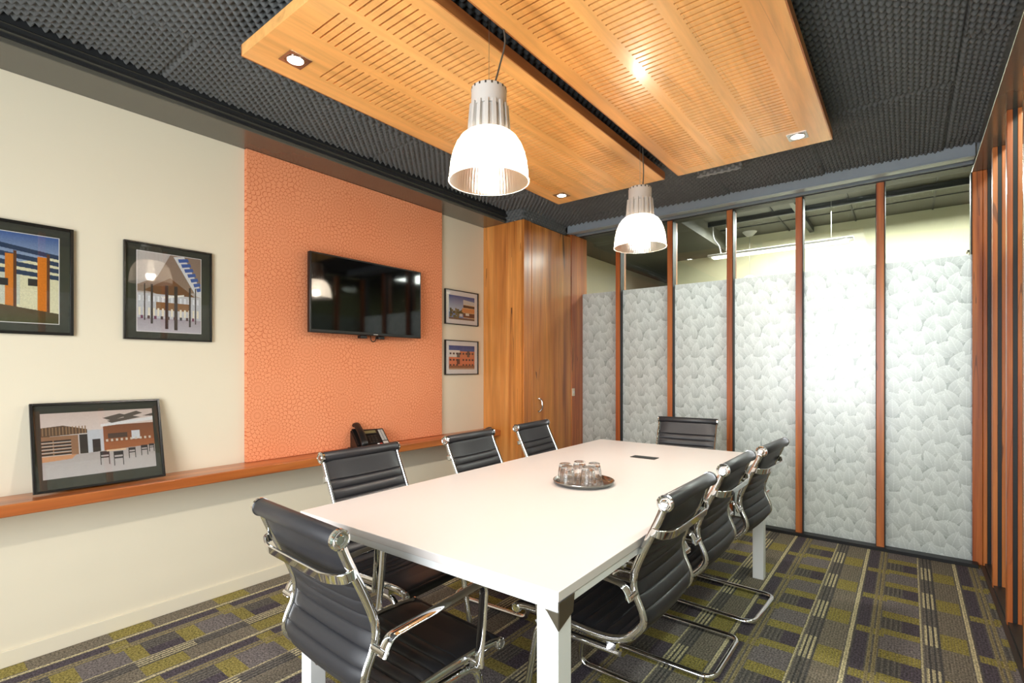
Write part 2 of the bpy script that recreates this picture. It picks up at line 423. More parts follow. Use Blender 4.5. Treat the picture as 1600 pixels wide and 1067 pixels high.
# foam wrapped on the bulkhead above the cabinet
m = MB(); m.box(0, .435, 3.405, 4.05, 2.50, 2.719)
bk = struct(m.build('trim_8', M['foam']), 'charcoal foam wrapped bulkhead above the timber cabinet', 'bulkhead')
def foam_band(P0, U, V, Nn, lu, lv, parent, mat=None):
    us = np.arange(0, lu+1e-6, .0072); vs = np.arange(0, lv+1e-6, .0072); A, B = np.meshgrid(us, vs)
    h = foam_h(A, B, .02)
    return grid_obj('foam_facing', np.array(P0)+A[..., None]*np.array(U)+B[..., None]*np.array(V)+h[..., None]*np.array(Nn), mat or M['foam'], parent)
foam_band((0.25, 3.404, 2.498), (1,0,0), (0,0,1), (0,-1,0), .185, .12, bk)
foam_band((.436, 3.40, 2.498), (0,1,0), (0,0,1), (1,0,0), .655, .12, bk)
o = foam_band((0,0,0), (1,0,0), (0,.35,.94), (0,-.94,.35), .28, .085, None, plain('pale_grey_foam', (138, 138, 136), .9))  # paler than the ceiling foam: light on the strip is put into its colour
o.name = 'foam_strip'; o.location = (1.87, 3.42, 2.515); o.rotation_euler = (0, 0, .03)
sol = o.modifiers.new('solid', 'SOLIDIFY'); sol.thickness = .01; sol.offset = -1
tag(o, 'loose pale grey strip of egg-crate foam hanging behind the right-hand ceiling panel', 'foam strip')

# ---- leaf film raster
def leaf_raster(w, h, res):
    nx, ny = int(w/res)+1, int(h/res)+1
    img = np.full((ny, nx), .2, np.float32)
    r = np.random.default_rng(5); leaves = []
    rowh = .084; k = 0; z = h+.10
    while z > -.18:
        for cx in np.arange(-.2+(k % 2)*.125, w+.25, .25):
            for a in (-.85, .8, -.42, .4, -.02):
                aa = a+r.uniform(-.12, .12)
                leaves.append((cx+a*.088+r.uniform(-.008, .008), z+.012*abs(a)+r.uniform(-.008, .008), aa, r.uniform(.124, .146), r.uniform(.033, .038)))
        z -= rowh; k += 1
    for bx, bz, a, L, W in leaves:
        dx, dz = math.sin(a), math.cos(a)
        x0, x1 = sorted((bx, bx+dx*L)); z0, z1 = sorted((bz, bz+dz*L)); pad = W+.004
        i0, i1 = max(0, int((x0-pad)/res)), min(nx, int((x1+pad)/res)+2); j0, j1 = max(0, int((z0-pad)/res)), min(ny, int((z1+pad)/res)+2)
        if i0 >= i1 or j0 >= j1: continue
        gx, gz = np.meshgrid(np.arange(i0, i1)*res-bx, np.arange(j0, j1)*res-bz)
        t = (gx*dx+gz*dz)/L; s = gx*dz-gz*dx
        hw = W*np.sin(PI*np.clip(t, 0, 1)**.85)**.85
        ins = (t > 0) & (t < 1) & (np.abs(s) < hw)
        e = np.abs(s)/np.maximum(hw, 1e-5)
        val = .24+.42*np.clip(t*1.25, 0, 1)**.8+.08*e**2
        vein = ((np.abs(s)*.8/L*7 - t*7.) % 1.) < .16
        val = val+.09*vein
        val = np.where(np.abs(s) < .0017, val+.22, val); val = np.where((hw-np.abs(s)) < .002, val+.16, val)
        sub = img[j0:j1, i0:i1]; sub[ins] = val[ins]
    return img
RES = .003
PW, PZ0, PZ1 = .452, .02, 1.975
leaf = leaf_raster(PW, PZ1-PZ0, RES)
ny, nx = leaf.shape
gx, gz = np.meshgrid(np.linspace(0, PW, nx), np.linspace(0, PZ1-PZ0, ny))
leafcol = np.repeat(leaf[..., None], 3, 2)

# ---- rear partition: posts 0.4925 m apart, six panes
px0 = [.832+.4925*i for i in range(5)]
ordw = ['leftmost', 'second from left', 'third from left', 'fourth from left', 'fifth from left', 'rightmost']
film_proto = None
def pane_back(i, x0, x1):
    global film_proto
    e = empty('window_%d' % (i+1), ((x0+x1)/2, YP, 0)); struct(e, '%s glass pane of the rear partition, leaf-patterned frosting below clear glass' % ordw[i], 'window')
    w = x1-x0
    g = MB().box(-w/2, w/2, -.004, .004, PZ0, 2.53).build('glass_pane', M['glass'], e)
    if film_proto is None:
        film_proto = grid_obj('frosted_film', np.stack([gx-PW/2, np.full_like(gx, -.006), gz+PZ0], -1), M['film'], e, leafcol)
        f = film_proto
    else:
        f = film_proto.copy(); COL.objects.link(f); f.parent = e
    f.scale = (w/PW*.998, 1, 1)
    return e
edges = [.36] + px0 + [3.30]
for i in range(6):
    x0 = edges[i]+(.044 if i else .0); x1 = edges[i+1]
    pane_back(i, x0, x1)
pn = ['first', 'second', 'third', 'fourth', 'fifth']
tn = 9
for i, x in enumerate(px0):
    e = empty('trim_%d' % tn, (x+.022, YP, 0)); tn += 1
    struct(e, '%s slender reddish timber post from the left in the rear glass partition' % pn[i], 'post')
    MB().box(-.022, .022, -.057, -.007, .02, 2.53).build('timber_face', M['post_wood'], e, .002)
    MB().box(-.022, .022, .007, .07, .02, 2.53).build('timber_back', M['post_wood'], e, .002)
    MB().box(-.0275, .0275, -.02, .02, .02, 2.528).build('gasket', M['black_rubber'], e)
    m = MB().box(.0222, .027, -.052, -.0202, .02, 2.528).build('gasket', M['black_rubber'], e)
struct(box_obj('trim_%d' % tn, (.30, .452, 4.137, 4.43, 0, 2.525), M['post_wood'], bevel=.003), 'timber post between the cabinet and the rear glass partition', 'post'); tn += 1

# ---- right-hand partition (seen edge-on)
py0 = [4.395, 3.935, 3.41, 2.93, 2.45, 1.96, 1.47, .98, .49, .0, -.5]
rn = ['corner', 'first', 'second', 'third', 'fourth', 'fifth', 'sixth', 'seventh', 'eighth', 'ninth', 'tenth']
e = empty('trim_%d' % tn, (3.34, 4.395, 0)); tn += 1
struct(e, 'thick reddish corner post where the rear and right-hand glass partitions meet', 'post')
MB().box(-.043, .006, -.05, .03, .0, 2.50).build('timber_face', M['post_wood'], e, .003)
MB().box(.007, .028, -.047, .03, .0, 2.50).build('timber_side', M['post_wood'], e, .003)
MB().box(-.05, -.0435, -.045, .03, .0, 2.50).build('gasket', M['black_rubber'], e)
MB().box(.0285, .0455, -.045, .03, .0, 2.50).build('gasket', M['black_rubber'], e)
MB().box(.046, .064, -.047, .03, .0, 2.50).build('timber_back', M['post_wood'], e, .002)
for i, y in enumerate(py0[1:]):
    e = empty('trim_%d' % tn, (XR, y, 0)); tn += 1
    struct(e, '%s slender timber post out from the corner in the right-hand glass partition' % rn[i+1], 'post')
    MB().box(-.028, -.007, 0, .044, .0, 2.50).build('timber_face', M['post_wood'], e, .002)
    MB().box(.010, .026, 0, .044, .0, 2.50).build('timber_back', M['post_wood'], e, .002)
    MB().box(-.0068, .0098, .003, .044, .0, 2.50).build('gasket', M['black_rubber'], e)
for i in range(len(py0)-1):
    y0, y1 = py0[i+1]+.044, py0[i]
    e = empty('window_%d' % (i+7), (XR+.034, (y0+y1)/2, 0)); struct(e, 'frosted glass pane number %d from the corner in the right-hand partition' % (i+1), 'window')
    w = y1-y0
    MB().box(-.004, .004, -w/2, w/2, PZ0, 2.50).build('glass_pane', M['glass'], e)
    f = film_proto.copy(); COL.objects.link(f); f.parent = e; f.location = (.013, 0, 0); f.rotation_euler = (0, 0, -PI/2); f.scale = (w/PW*.998, 1, 1)
m = MB(); m.box(3.355, 3.405, YB, 4.34, 0, .02); m.box(3.334, 3.354, YB, 4.34, 0, .006)
struct(m.build('trim_%d' % tn, M['charcoal']), 'grey metal floor track under the right-hand partition', 'track'); tn += 1

# ---- wall behind the camera; its unseen big window is added to let daylight in
m = MB(); m.box(0, 1.2, YB-.1, YB, 0, 2.72); m.box(3.1, 5.2, YB-.1, YB, 0, 2.72); m.box(1.2, 3.1, YB-.1, YB, 2.35, 2.72); m.box(1.2, 3.1, YB-.1, YB, 0, .35)
struct(m.build('wall_back', M['wall2']), 'cream wall behind the camera around the big window', 'wall')
e = empty('window_20', (2.15, YB, 0)); struct(e, 'big daylight window behind the camera', 'window')
m = MB()
for x in (-.95, -.02, .91): m.box(x, x+.04, -.07, -.02, .35, 2.35)
m.box(-.95, .95, -.07, -.02, .35, .39); m.box(-.95, .95, -.07, -.02, 2.31, 2.35)
m.build('frame', M['dark_trim'], e)

# ---- rooms beyond the glass
struct(box_obj('floor_corridor', (-.1, 5.2, YP+.12, 9.2, -.1, 0), M['grey_carpet']), 'dim carpet beyond the rear partition', 'floor')
m = MB(); m.box(0, .671, 6.2, 6.21, 0, .01); m.box(.68, 5.0, 6.2, 6.3, 0, 2.95)
struct(m.build('wall_far', M['far_wall']), 'cream wall of the room beyond the rear partition', 'wall')
struct(box_obj('wall_far_end', (-.1, .68, 9.1, 9.2, 0, 2.95), M['far_wall']), 'cream end wall seen far down the left of the next room', 'wall')
struct(box_obj('wall_right', (5.1, 5.2, YB, 9.2, 0, 2.95), M['green_wall']), 'olive wall beyond the right-hand glass partition', 'wall')
m = MB(); m.box(1.35, 5.2, YP+.12, 9.2, 2.75, 2.85)
struct(m.build('ceiling_corridor', M['dark_ceiling']), 'dark panelled ceiling beyond the rear partition', 'ceiling')
m = MB(); m.box(0, 1.35, YP+.12, 9.2, 2.572, 2.85)
struct(m.build('ceiling_corridor_low', M['dark_ceiling']), 'lower dark ceiling at the left of the next room', 'ceiling')
struct(box_obj('ceiling_side', (3.43, 5.2, YB, YP+.12, 2.72, 2.82), M['dark_ceiling']), 'dark ceiling beyond the right-hand partition', 'ceiling')
m = MB(); m.box(1.35, 5.1, 5.35, 5.38, 2.70, 2.7495); m.box(1.35, 5.1, 5.40, 5.415, 2.72, 2.7495)
struct(m.build('trim_40', M['dark_trim']), 'dark cable rail across the ceiling of the next room', 'rail')
m = MB()
for y in (4.9, 5.75): m.box(1.36, 5.1, y, y+.012, 2.742, 2.7499)
for x in (1.95, 2.55, 3.15): m.box(x, x+.014, 4.48, 6.2, 2.742, 2.7499)
struct(m.build('trim_41', M['black_rubber']), 'dark joint strips between ceiling sheets of the next room', 'joint strip')
struct(box_obj('trim_42', (2.15, 2.19, 4.6, 6.19, 2.69, 2.742), M['dark_trim']), 'dark conduit running front to back on the next ceiling', 'conduit')

# linear light + ceiling rose lamp in the next room
e = empty('linear_light', (1.98, 5.35, 2.37), math.radians(0), 'long suspended fluorescent tube light beyond the clear glass of the rear partition', 'light')
MB().box(-.62, .62, -.06, .06, .012, .034).build('housing', M['white_paint_metal'], e, .006)
MB().box(-.58, .58, -.045, .045, -.004, .0115).build('diffuser', emit('tube_glow', (255, 250, 235), 3.), e)
for xx in (-.45, .45): MB().tube([(xx, 0, .034), (xx, 0, .38)], .002, 6).build('wire', M['wire'], e)
MB().tube(smooth_path([(-.5, 0, .034), (-.52, 0, .12), (-.58, .02, .22), (-.585, .02, .38)]), .006, 8).build('power_cord', M['white_paint_metal'], e)
e = empty('hanging_lamp', (1.60, 6.0, 2.75), 0, 'faint hanging lamp with small white ceiling rose beyond the glass', 'lamp')
MB().lathe([(.0, -.05), (.03, -.05), (.075, -.002), (.0, -.002)], 24).build('ceiling_rose', M['white_paint_metal'], e)
MB().tube([(0, 0, -.05), (0, 0, -.5)], .003, 6).build('cord', M['wire'], e)
MB().lathe([(.03, -.48), (.09, -.52), (.13, -.64), (.125, -.64), (.085, -.525), (.02, -.49)], 28).build('lamp_shade', M['white_paint_metal'], e)
e = empty('wall_light', (3.36, 5.3, 2.12), 0, 'small pale box lamp at the right edge of the clear glass beyond the rear partition', 'light')
MB().box(-.02, .12, -.05, .05, -.03, .03).build('body', M['far_wall'], e, .006)
MB().box(-.025, .125, -.055, .055, .0305, .042).build('cover', M['charcoal'], e)

# ================================================================ TIMBER CABINET, SHELF, WALL PANEL
e = empty('tall_cabinet', (0, 3.389, 0), 0, 'tall honey-coloured timber cabinet in the corner between the cream wall and the glass', 'cabinet')
MB().box(.001, .425, 0, .742, 0, 2.494).build('carcass', M['cab_wood'], e)
MB().box(.001, .43, -.004, 0.0, 0, 2.494).build('side_panel', M['cab_wood'], e)
MB().box(.4255, .449, -.004, .105, 0, 2.494).build('stile', M['door_wood'], e, .0015)
d = MB().box(.4255, .449, .111, .742, .06, 2.49).build('door', M['door_wood'], e, .0015)
hp = smooth_path([(.449, .20, .985), (.462, .205, .985), (.478, .215, .965), (.484, .215, .93), (.478, .215, .895), (.462, .205, .875), (.449, .20, .875)], 5)
MB().tube(hp, .0065, 10).build('handle', M['steel'], d)
sw = empty('light_switch', (.4525, 4.165, 1.02), 0, 'small ivory light switch on the post beside the timber cabinet', 'switch')
MB().box(0, .008, -.022, .022, -.036, .036).build('plate', M['ivory'], sw, .002)
MB().box(.008, .012, -.008, .008, -.012, .012).build('rocker', M['white_powder'], sw, .001)

o = MB().box(.0005, .20, YB+.01, 3.383, .665, .714).build('wall_shelf', M['shelf_wood'], None, .004)
tag(o, 'long narrow oiled timber ledge running along the cream wall', 'shelf')
o = MB().box(.0005, .03, 1.325, 2.85, .7145, 2.494).build('wall_panel', M['floral'], None, .003)
tag(o, 'tall orange fabric pinboard with floral line pattern behind the television', 'wall panel')

# ---- television
tv = empty('television', (.03, 2.112, 1.47), 0, 'black flat television hung on the orange floral panel', 'television')
MB().box(.045, .075, -.447, .447, 0, .497).build('bezel', M['black'], tv, .004)
MB().box(.0752, .0762, -.436, .436, .02, .487).build('screen', M['screen'], tv)
MB().box(.012, .0448, -.30, .30, .06, .42).build('rear_housing', M['black'], tv, .006)
MB().box(.0005, .0118, -.16, .16, .12, .36).build('wall_bracket', M['charcoal'], tv)
for yy in (-.07, .075): MB().box(.02, .06, yy, yy+.05, -.02, -.0005).build('foot_clip', M['black'], tv, .003)
MB().tube(smooth_path([(.03, .03, .02), (.032, .03, -.025), (.034, .045, -.038), (.034, .065, -.03), (.03, .075, -.005)]), .003, 8).build('cable', M['black'], tv)
MB().box(.0755, .0768, .02, .055, .006, .011).build('badge', M['grey_key'], tv)

# ================================================================ PICTURES
def canvas(w, h, c): 
    a = np.empty((h, w, 3), np.float32); a[:] = lin(c); return a
def poly(a, pts, c, c2=None):
    """fill polygon; pts in 0..1 with (0,0) top-left; optional vertical gradient of the print's own inks"""
    h, w = a.shape[:2]; gx, gy = np.meshgrid((np.arange(w)+.5)/w, (np.arange(h)+.5)/h)
    ins = np.zeros((h, w), bool); n = len(pts); j = n-1
    for i in range(n):
        xi, yi = pts[i]; xj, yj = pts[j]
        if yi != yj:
            cr = ((yi > gy) != (yj > gy)) & (gx < (xj-xi)*(gy-yi)/(yj-yi)+xi); ins ^= cr
        j = i
    col = np.array(lin(c), np.float32)
    if c2 is None: a[ins] = col
    else:
        t = gy[ins]; t = (t-t.min())/max(1e-6, np.ptp(t)) if t.size else t
        a[ins] = col*(1-t[:, None])+np.array(lin(c2), np.float32)*t[:, None]
def rect(a, x0, y0, x1, y1, c, c2=None): poly(a, [(x0, y0), (x1, y0), (x1, y1), (x0, y1)], c, c2)
def grain(a, s): a *= (1+s*(rng.random(a.shape[:2])-.5))[..., None]

def art_pergola():
    a = canvas(300, 224, (110, 140, 180)); rect(a, 0, 0, 1, .45, (70, 100, 160), (180, 200, 220))
    poly(a, [(.5, .42), (1, .22), (1, .9), (.5, .8)], (232, 228, 190)); rect(a, .3, .45, .75, .8, (210, 214, 196))
    for k in range(4): poly(a, [(0, .0+.11*k), (1, .2+.08*k), (1, .25+.08*k), (0, .06+.11*k)], (38, 58, 92))
    for x, w in ((.66, .05), (.86, .06)):
        rect(a, x, .24, x+w, .86, (222, 128, 34)); rect(a, x+w, .2, x+w+.02, .9, (96, 52, 30))
    for x in (.36, .42, .48, .54, .58): rect(a, x, .45, x+.015, .82, (66, 50, 44))
    poly(a, [(.28, .42), (.58, .44), (.6, .48), (.28, .5)], (36, 62, 96))
    poly(a, [(0, .85), (.5, .78), (1, .88), (1, 1), (0, 1)], (92, 66, 44), (74, 74, 40))
    rect(a, .8, .5, .86, .58, (40, 34, 44)); rect(a, .62, .52, .68, .6, (40, 34, 44)); grain(a, .35); return a
def art_hall():
    a = canvas(260, 300, (190, 180, 176)); poly(a, [(0, 0), (1, 0), (1, .45), (.6, .5), (0, .5)], (150, 128, 112))
    poly(a, [(0, .0), (.5, .0), (.3, .3), (0, .42)], (196, 190, 186))
    poly(a, [(.55, .02), (.72, 0), (1, .42), (1, .52), (.92, .5)], (226, 228, 230))
    for k in range(7): poly(a, [(.62+.05*k, .04+.06*k), (.78+.04*k, .02+.06*k), (.8+.04*k, .06+.06*k), (.64+.05*k, .085+.06*k)], (70, 100, 170))
    poly(a, [(.1, .48), (.5, .3), (.9, .52), (.5, .56)], (120, 82, 54))
    rect(a, 0, .52, 1, .83, (206, 208, 214)); rect(a, .28, .62, .8, .72, (146, 104, 66)); poly(a, [(.35, .55), (.72, .5), (.72, .52), (.38, .575)], (250, 248, 240))
    for x, w, y1 in ((.1, .02, .86), (.2, .035, .9), (.42, .05, .96), (.56, .055, .97), (.8, .03, .92), (.9, .02, .88)): rect(a, x, .4, x+w, y1, (66, 54, 52))
    rect(a, 0, .83, 1, 1, (176, 166, 176), (200, 196, 204))
    for k in range(14): rect(a, .02+.07*k, .55, .05+.07*k, .62, (240, 244, 250)); rect(a, .02+.07*k, .7, .05+.07*k, .8, (244, 236, 214))
    for x, w, y1 in ((.1, .02, .86), (.2, .035, .9), (.42, .05, .96), (.56, .055, .97), (.8, .03, .92), (.9, .02, .88)): rect(a, x, .4, x+w, y1, (66, 54, 52))
    for k in range(9): rect(a, .05+.1*k, .8, .09+.1*k, .84, random.choice([(86, 60, 60), (120, 60, 90), (70, 66, 72)]))
    grain(a, .3); return a
def art_cafe():
    a = canvas(400, 240, (204, 196, 190)); rect(a, 0, 0, 1, .3, (206, 188, 178), (220, 206, 198))
    poly(a, [(0, .22), (.18, .2), (.38, .28), (.38, .34), (0, .36)], (96, 74, 56))
    for k in range(14): poly(a, [(.01+.027*k, .22), (.02+.027*k, .22), (.02+.027*k, .34), (.01+.027*k, .34)], (146, 116, 86))
    rect(a, 0, .36, .3, .68, (150, 112, 84)); rect(a, .31, .36, .38, .66, (60, 54, 50))
    for k in range(5):
        rect(a, 0, .42+.05*k, .09, .44+.05*k, (40, 38, 38)); rect(a, .1, .42+.05*k, .24, .445+.05*k, (52, 42, 38)); rect(a, .0, .445+.05*k, .24, .46+.05*k, (196, 186, 176))
    rect(a, .38, .3, .52, .66, (196, 200, 206)); rect(a, .42, .45, .49, .66, (58, 50, 48))
    rect(a, .52, .24, 1, .62, (126, 80, 54), (150, 92, 58)); poly(a, [(.5, .22), (1, .14), (1, .2), (.5, .26)], (224, 224, 224))
    for q in ([(.52,.12),(.68,.06),(.76,.1),(.6,.17)], [(.68,.1),(.84,.03),(.9,.07),(.74,.14)], [(.56,.17),(.8,.11),(.88,.14),(.6,.21)], [(.9,.12),(1,.08),(1,.13)]): poly(a, q, (92, 84, 76))
    rect(a, .52, .52, 1, .66, (160, 98, 62)); rect(a, .78, .36, .86, .5, (206, 210, 214)); rect(a, .56, .38, .74, .46, (84, 66, 56))
    for k in range(10): rect(a, .54+.045*k, .47, .56+.045*k, .51, (206, 196, 180))
    poly(a, [(0, .68), (1, .62), (1, 1), (0, 1)], (178, 170, 166), (190, 186, 184)); poly(a, [(0, .66), (.28, .66), (.24, .72), (0, .74)], (206, 150, 110))
    for x, y, s in ((.48, .66, .11), (.6, .68, .12), (.74, .64, .09), (.86, .62, .09), (.94, .61, .07)):
        rect(a, x, y, x+s*.75, y+s*.5, (52, 48, 52)); rect(a, x, y, x+.008, y+s*1.9, (46, 42, 44)); rect(a, x+s*.75-.008, y, x+s*.75, y+s*1.9, (46, 42, 44)); rect(a, x, y+s*.75, x+s*.75, y+s*.95, (48, 44, 48))
    rect(a, .54, .64, .72, .665, (226, 196, 160)); grain(a, .25); return a
def art_villa():
    a = canvas(220, 180, (120, 150, 200)); rect(a, 0, 0, 1, .7, (52, 84, 150), (200, 214, 230))
    for k in range(30):
        x = random.uniform(0, .55); y = random.uniform(.5, .9); rect(a, x, y, x+random.uniform(.05, .12), y+.1, random.choice([(70, 76, 40), (96, 104, 60), (56, 60, 36), (120, 112, 76)]))
    poly(a, [(.55, .14), (1, .2), (1, .92), (.55, .9)], (226, 190, 140)); poly(a, [(.55, .14), (1, .2), (1, .36), (.55, .34)], (216, 214, 206))
    poly(a, [(.55, .36), (1, .38), (1, .48), (.55, .47)], (74, 56, 48)); poly(a, [(.5, .5), (1, .5), (1, .68), (.5, .68)], (226, 150, 90)); rect(a, .55, .7, 1, .88, (110, 62, 44))
    rect(a, .4, .74, .52, .86, (226, 222, 216)); rect(a, .64, .7, .78, .8, (240, 234, 220)); rect(a, 0, .92, 1, 1, (120, 96, 76)); grain(a, .35); return a
def art_block():
    a = canvas(220, 160, (60, 90, 150)); rect(a, 0, 0, 1, .35, (44, 76, 140), (76, 110, 170)); rect(a, 0, .2, .42, .48, (232, 228, 220)); rect(a, 0, .48, 1, .84, (226, 130, 92)); rect(a, .42, .24, 1, .5, (222, 136, 96))
    rect(a, .3, .3, .42, .5, (112, 104, 96)); rect(a, .7, .22, .8, .48, (100, 84, 76)); rect(a, .3, .56, .42, .78, (96, 62, 56))
    for yy in (.3, .56, .78):
        for k in range(8):
            if random.random() < .85: rect(a, .03+.122*k, yy, .1+.122*k, yy+.075, (66, 54, 60))
    rect(a, 0, .84, 1, .94, (150, 96, 70)); rect(a, 0, .94, 1, 1, (190, 160, 130)); grain(a, .35); return a

def picture(name_label, loc, w, h, rim, mat, art, margin, white=0., tilt=0., slot=None):
    """framed print whose back lies on the local x=0 plane, spans local y, stands on z=0"""
    e = empty('picture_frame', loc, 0, name_label, 'picture'); e.rotation_euler = (0, tilt, 0)
    T = .018
    m = MB(); m.box(0, T, -w/2, -w/2+rim, 0, h); m.box(0, T, w/2-rim, w/2, 0, h); m.box(0, T, -w/2+rim, w/2-rim, 0, rim); m.box(0, T, -w/2+rim, w/2-rim, h-rim, h)
    m.build('frame', M['black_frame'], e, .001)
    MB().box(.002, .008, -w/2+rim, w/2-rim, rim, h-rim).build('mat_board', mat, e)
    y0, y1, z0, z1 = slot or (-w/2+margin, w/2-margin, margin, h-margin)
    if white: MB().box(.0081, .0086, y0-white, y1+white, z0-white, z1+white).build('white_border', M['white_mat'], e)
    a = art(); ny, nx = a.shape[:2]
    gy, gz_ = np.meshgrid(np.linspace(y0, y1, nx), np.linspace(z1, z0, ny))
    grid_obj('photo_print', np.stack([np.full_like(gy, .0092), gy, gz_], -1), M['print'], e, a)
    MB().box(.0125, .0135, -w/2+rim, w/2-rim, rim, h-rim).build('glazing', M['frame_glass'], e)
    return e
picture('large framed photo of blue pergola and orange posts, cut by left edge of view', (.0005, .275, 1.395), .60, .477, .012, M['mat_board'], art_pergola, .05, .003)
picture('framed photo of a timber-ceilinged hall, hung left of the orange panel', (.0005, .955, 1.39), .39, .478, .008, M['mat_board'], art_hall, .05, .003, slot=(-.14, .142, .043, .436))
picture('small white-matted photo of a villa under blue sky, upper of two by the cabinet', (.0005, 3.10, 1.612), .40, .287, .007, M['white_mat'], art_villa, .044)
picture('small white-matted photo of an orange apartment block, lower of two by the cabinet', (.0005, 3.10, 1.195), .40, .287, .007, M['white_mat'], art_block, .044)
picture('framed photo of a cafe interior leaning on the timber shelf against the wall', (.098, .665, .7185), .476, .385, .010, M['mat_board'], art_cafe, .04, 0., tilt=math.radians(-13.5), slot=(-.205, .205, .055, .34))

# ================================================================ PHONE + REMOTE ON THE SHELF
ph = empty('desk_phone', (.105, 2.10, .7145), math.radians(-14), 'black corded desk phone standing on the timber shelf below the television', 'phone')
ang = math.radians(38)
R = Matrix.Rotation(ang, 4, 'Y')             # face tilted up towards the room: local x runs down the face
def face(x, y, z): return R @ Vector((x, y, z)) 
m = MB(); vs = []
prof = [(-.07, .0), (.085, .0), (.085, .018), (-.045, .115), (-.06, .115)]
for yy in (-.115, .115): vs += [(a, yy, b) for a, b in prof]
m.add(vs, [(0,1,2,3,4)[::-1], (5,6,7,8,9), (0,5,6,1)[::-1], (1,6,7,2)[::-1], (2,7,8,3)[::-1], (3,8,9,4)[::-1], (4,9,5,0)[::-1]])
m.build('phone_base', M['black'], ph, .004)
fa = math.atan2(.115-.018, .13); L = math.hypot(.13, .097)
F = Matrix.Translation((-.045, 0, .115)) @ Matrix.Rotation(fa, 4, 'Y')   # x: down the face, z: out of it
def fbox(name, x0, x1, y0, y1, z0, z1, mat, par=ph, bev=.0008): 
    return MB().box(x0, x1, y0, y1, z0, z1, 0, F).build(name, mat, par, bev)
fbox('display_surround', .008, .05, -.035, .062, .0005, .004, M['black']); fbox('display', .016, .042, -.028, .05, .0042, .005, M['lcd'])
for r in range(4):
    for c in range(3): fbox('key', .064+.019*r, .076+.019*r, -.02+.022*c, -.005+.022*c, .0006, .004, M['charcoal'])
for r in range(9):
    for c in range(2): fbox('line_key', .012+.0118*r, .0205+.0118*r, .070+.019*c, .086+.019*c, .0006, .0035, M['grey_key'])
fbox('label_strip', .124, .150, .070, .106, .0006, .0025, M['grey_key']); fbox('red_key', .142, .150, .044, .060, .0006, .004, M['red_key']); fbox('white_key', .142, .150, .026, .040, .0006, .004, M['white_powder'])
hs = MB(); hp = [F @ Vector(v) for v in smooth_path([(-.028, -.078, .018), (-.02, -.078, .036), (.01, -.078, .043), (.075, -.078, .05), (.135, -.078, .043), (.165, -.078, .034), (.172, -.078, .016)], 4)]
hs.sweep(hp, [(.024*math.cos(2*PI*i/12), .013*math.sin(2*PI*i/12)) for i in range(12)], up=(0,1,0)); hs.build('handset', M['black'], ph)
fbox('handset_cradle', -.004, .15, -.108, -.046, .0005, .012, M['black'])
MB().tube(smooth_path([(-.05, -.1, .05), (-.066, -.14, .045), (-.06, -.135, .006), (-.02, -.125, .004)]), .0035, 8).build('cord', M['black'], ph)

rm = empty('remote_control', (.115, 3.31, .7145), math.radians(-62), 'slim black remote control lying at the cabinet end of the shelf', 'remote control')
MB().box(-.095, .095, -.02, .02, 0, .016).build('body', M['black'], rm, .005)
for k in range(6): MB().box(-.075+.022*k, -.063+.022*k, -.012, .012, .0162, .0185).build('button', M['charcoal'], rm)

# ================================================================ CEILING PANELS + DOWNLIGHTS + PENDANTS
ZP = 2.47; PT = .045
def ceiling_panel(x0, x1, cols, y0, y1, label):
    e = empty('ceiling_panel', ((x0+x1)/2, (y0+y1)/2, ZP), 0, label, 'ceiling panel', 'slotted timber panels under the ceiling')
    ox, oy = (x0+x1)/2, (y0+y1)/2
    m = MB(); T = .012; pitch = .031; sl = .0088
    xb = [x0] + [v for c in cols for v in c[:2]] + [x1]
    for i in range(0, len(xb), 2): m.box(xb[i]-ox, xb[i+1]-ox, y0-oy, y1-oy, 0, T)
    for (a, b, ya, yb) in cols:
        m.box(a-ox, b-ox, y0-oy, ya-oy, 0, T); n = int((yb-ya)/pitch)
        for k in range(n): m.box(a-ox, b-ox, ya-oy+k*pitch+sl, ya-oy+(k+1)*pitch, 0, T)
        m.box(a-ox, b-ox, ya-oy+n*pitch+sl, y1-oy, 0, T)
    m.build('slotted_face', M['panel_wood'], e, 0, smooth=False)
    MB().box(x0-ox+.002, x1-ox-.002, y0-oy+.002, y1-oy-.002, T+.0005, PT-.002).build('core', M['slot_dark'], e)
    m = MB(); m.box(x0-ox-.006, x0-ox-.0002, y0-oy-.006, y1-oy+.006, 0, PT); m.box(x1-ox+.0002, x1-ox+.006, y0-oy-.006, y1-oy+.006, 0, PT)
    m.build('edging', M['panel_edge'], e)
    MB().box(x0-ox, x1-ox, y0-oy-.006, y0-oy-.0002, 0, PT).build('end_edging', M['panel_wood'], e); MB().box(x0-ox, x1-ox, y1-oy+.0002, y1-oy+.006, 0, PT).build('end_edging', M['panel_wood'], e)
    for sx in (-.3, .3):
        for sy in (-.9, .9): MB().tube([(sx, sy, PT-.002), (sx, sy, .13)], .003, 6).build('hanger_wire', M['wire'], e)
    return e
ceiling_panel(.926, 1.732, ((1.03, 1.207, 1.17, 2.92), (1.261, 1.436, 1.0, 3.08), (1.49, 1.665, 1.0, 3.08)), .91, 3.176, 'slotted pale timber ceiling panel nearer the television wall')
ceiling_panel(1.830, 2.652, ((1.897, 2.073, 1.0, 3.08), (2.127, 2.302, 1.0, 3.08), (2.356, 2.533, 1.17, 2.92)), .91, 3.174, 'slotted pale timber ceiling panel nearer the right-hand partition')
lamp_glow = emit('downlight_glow', (255, 252, 244), 14.)
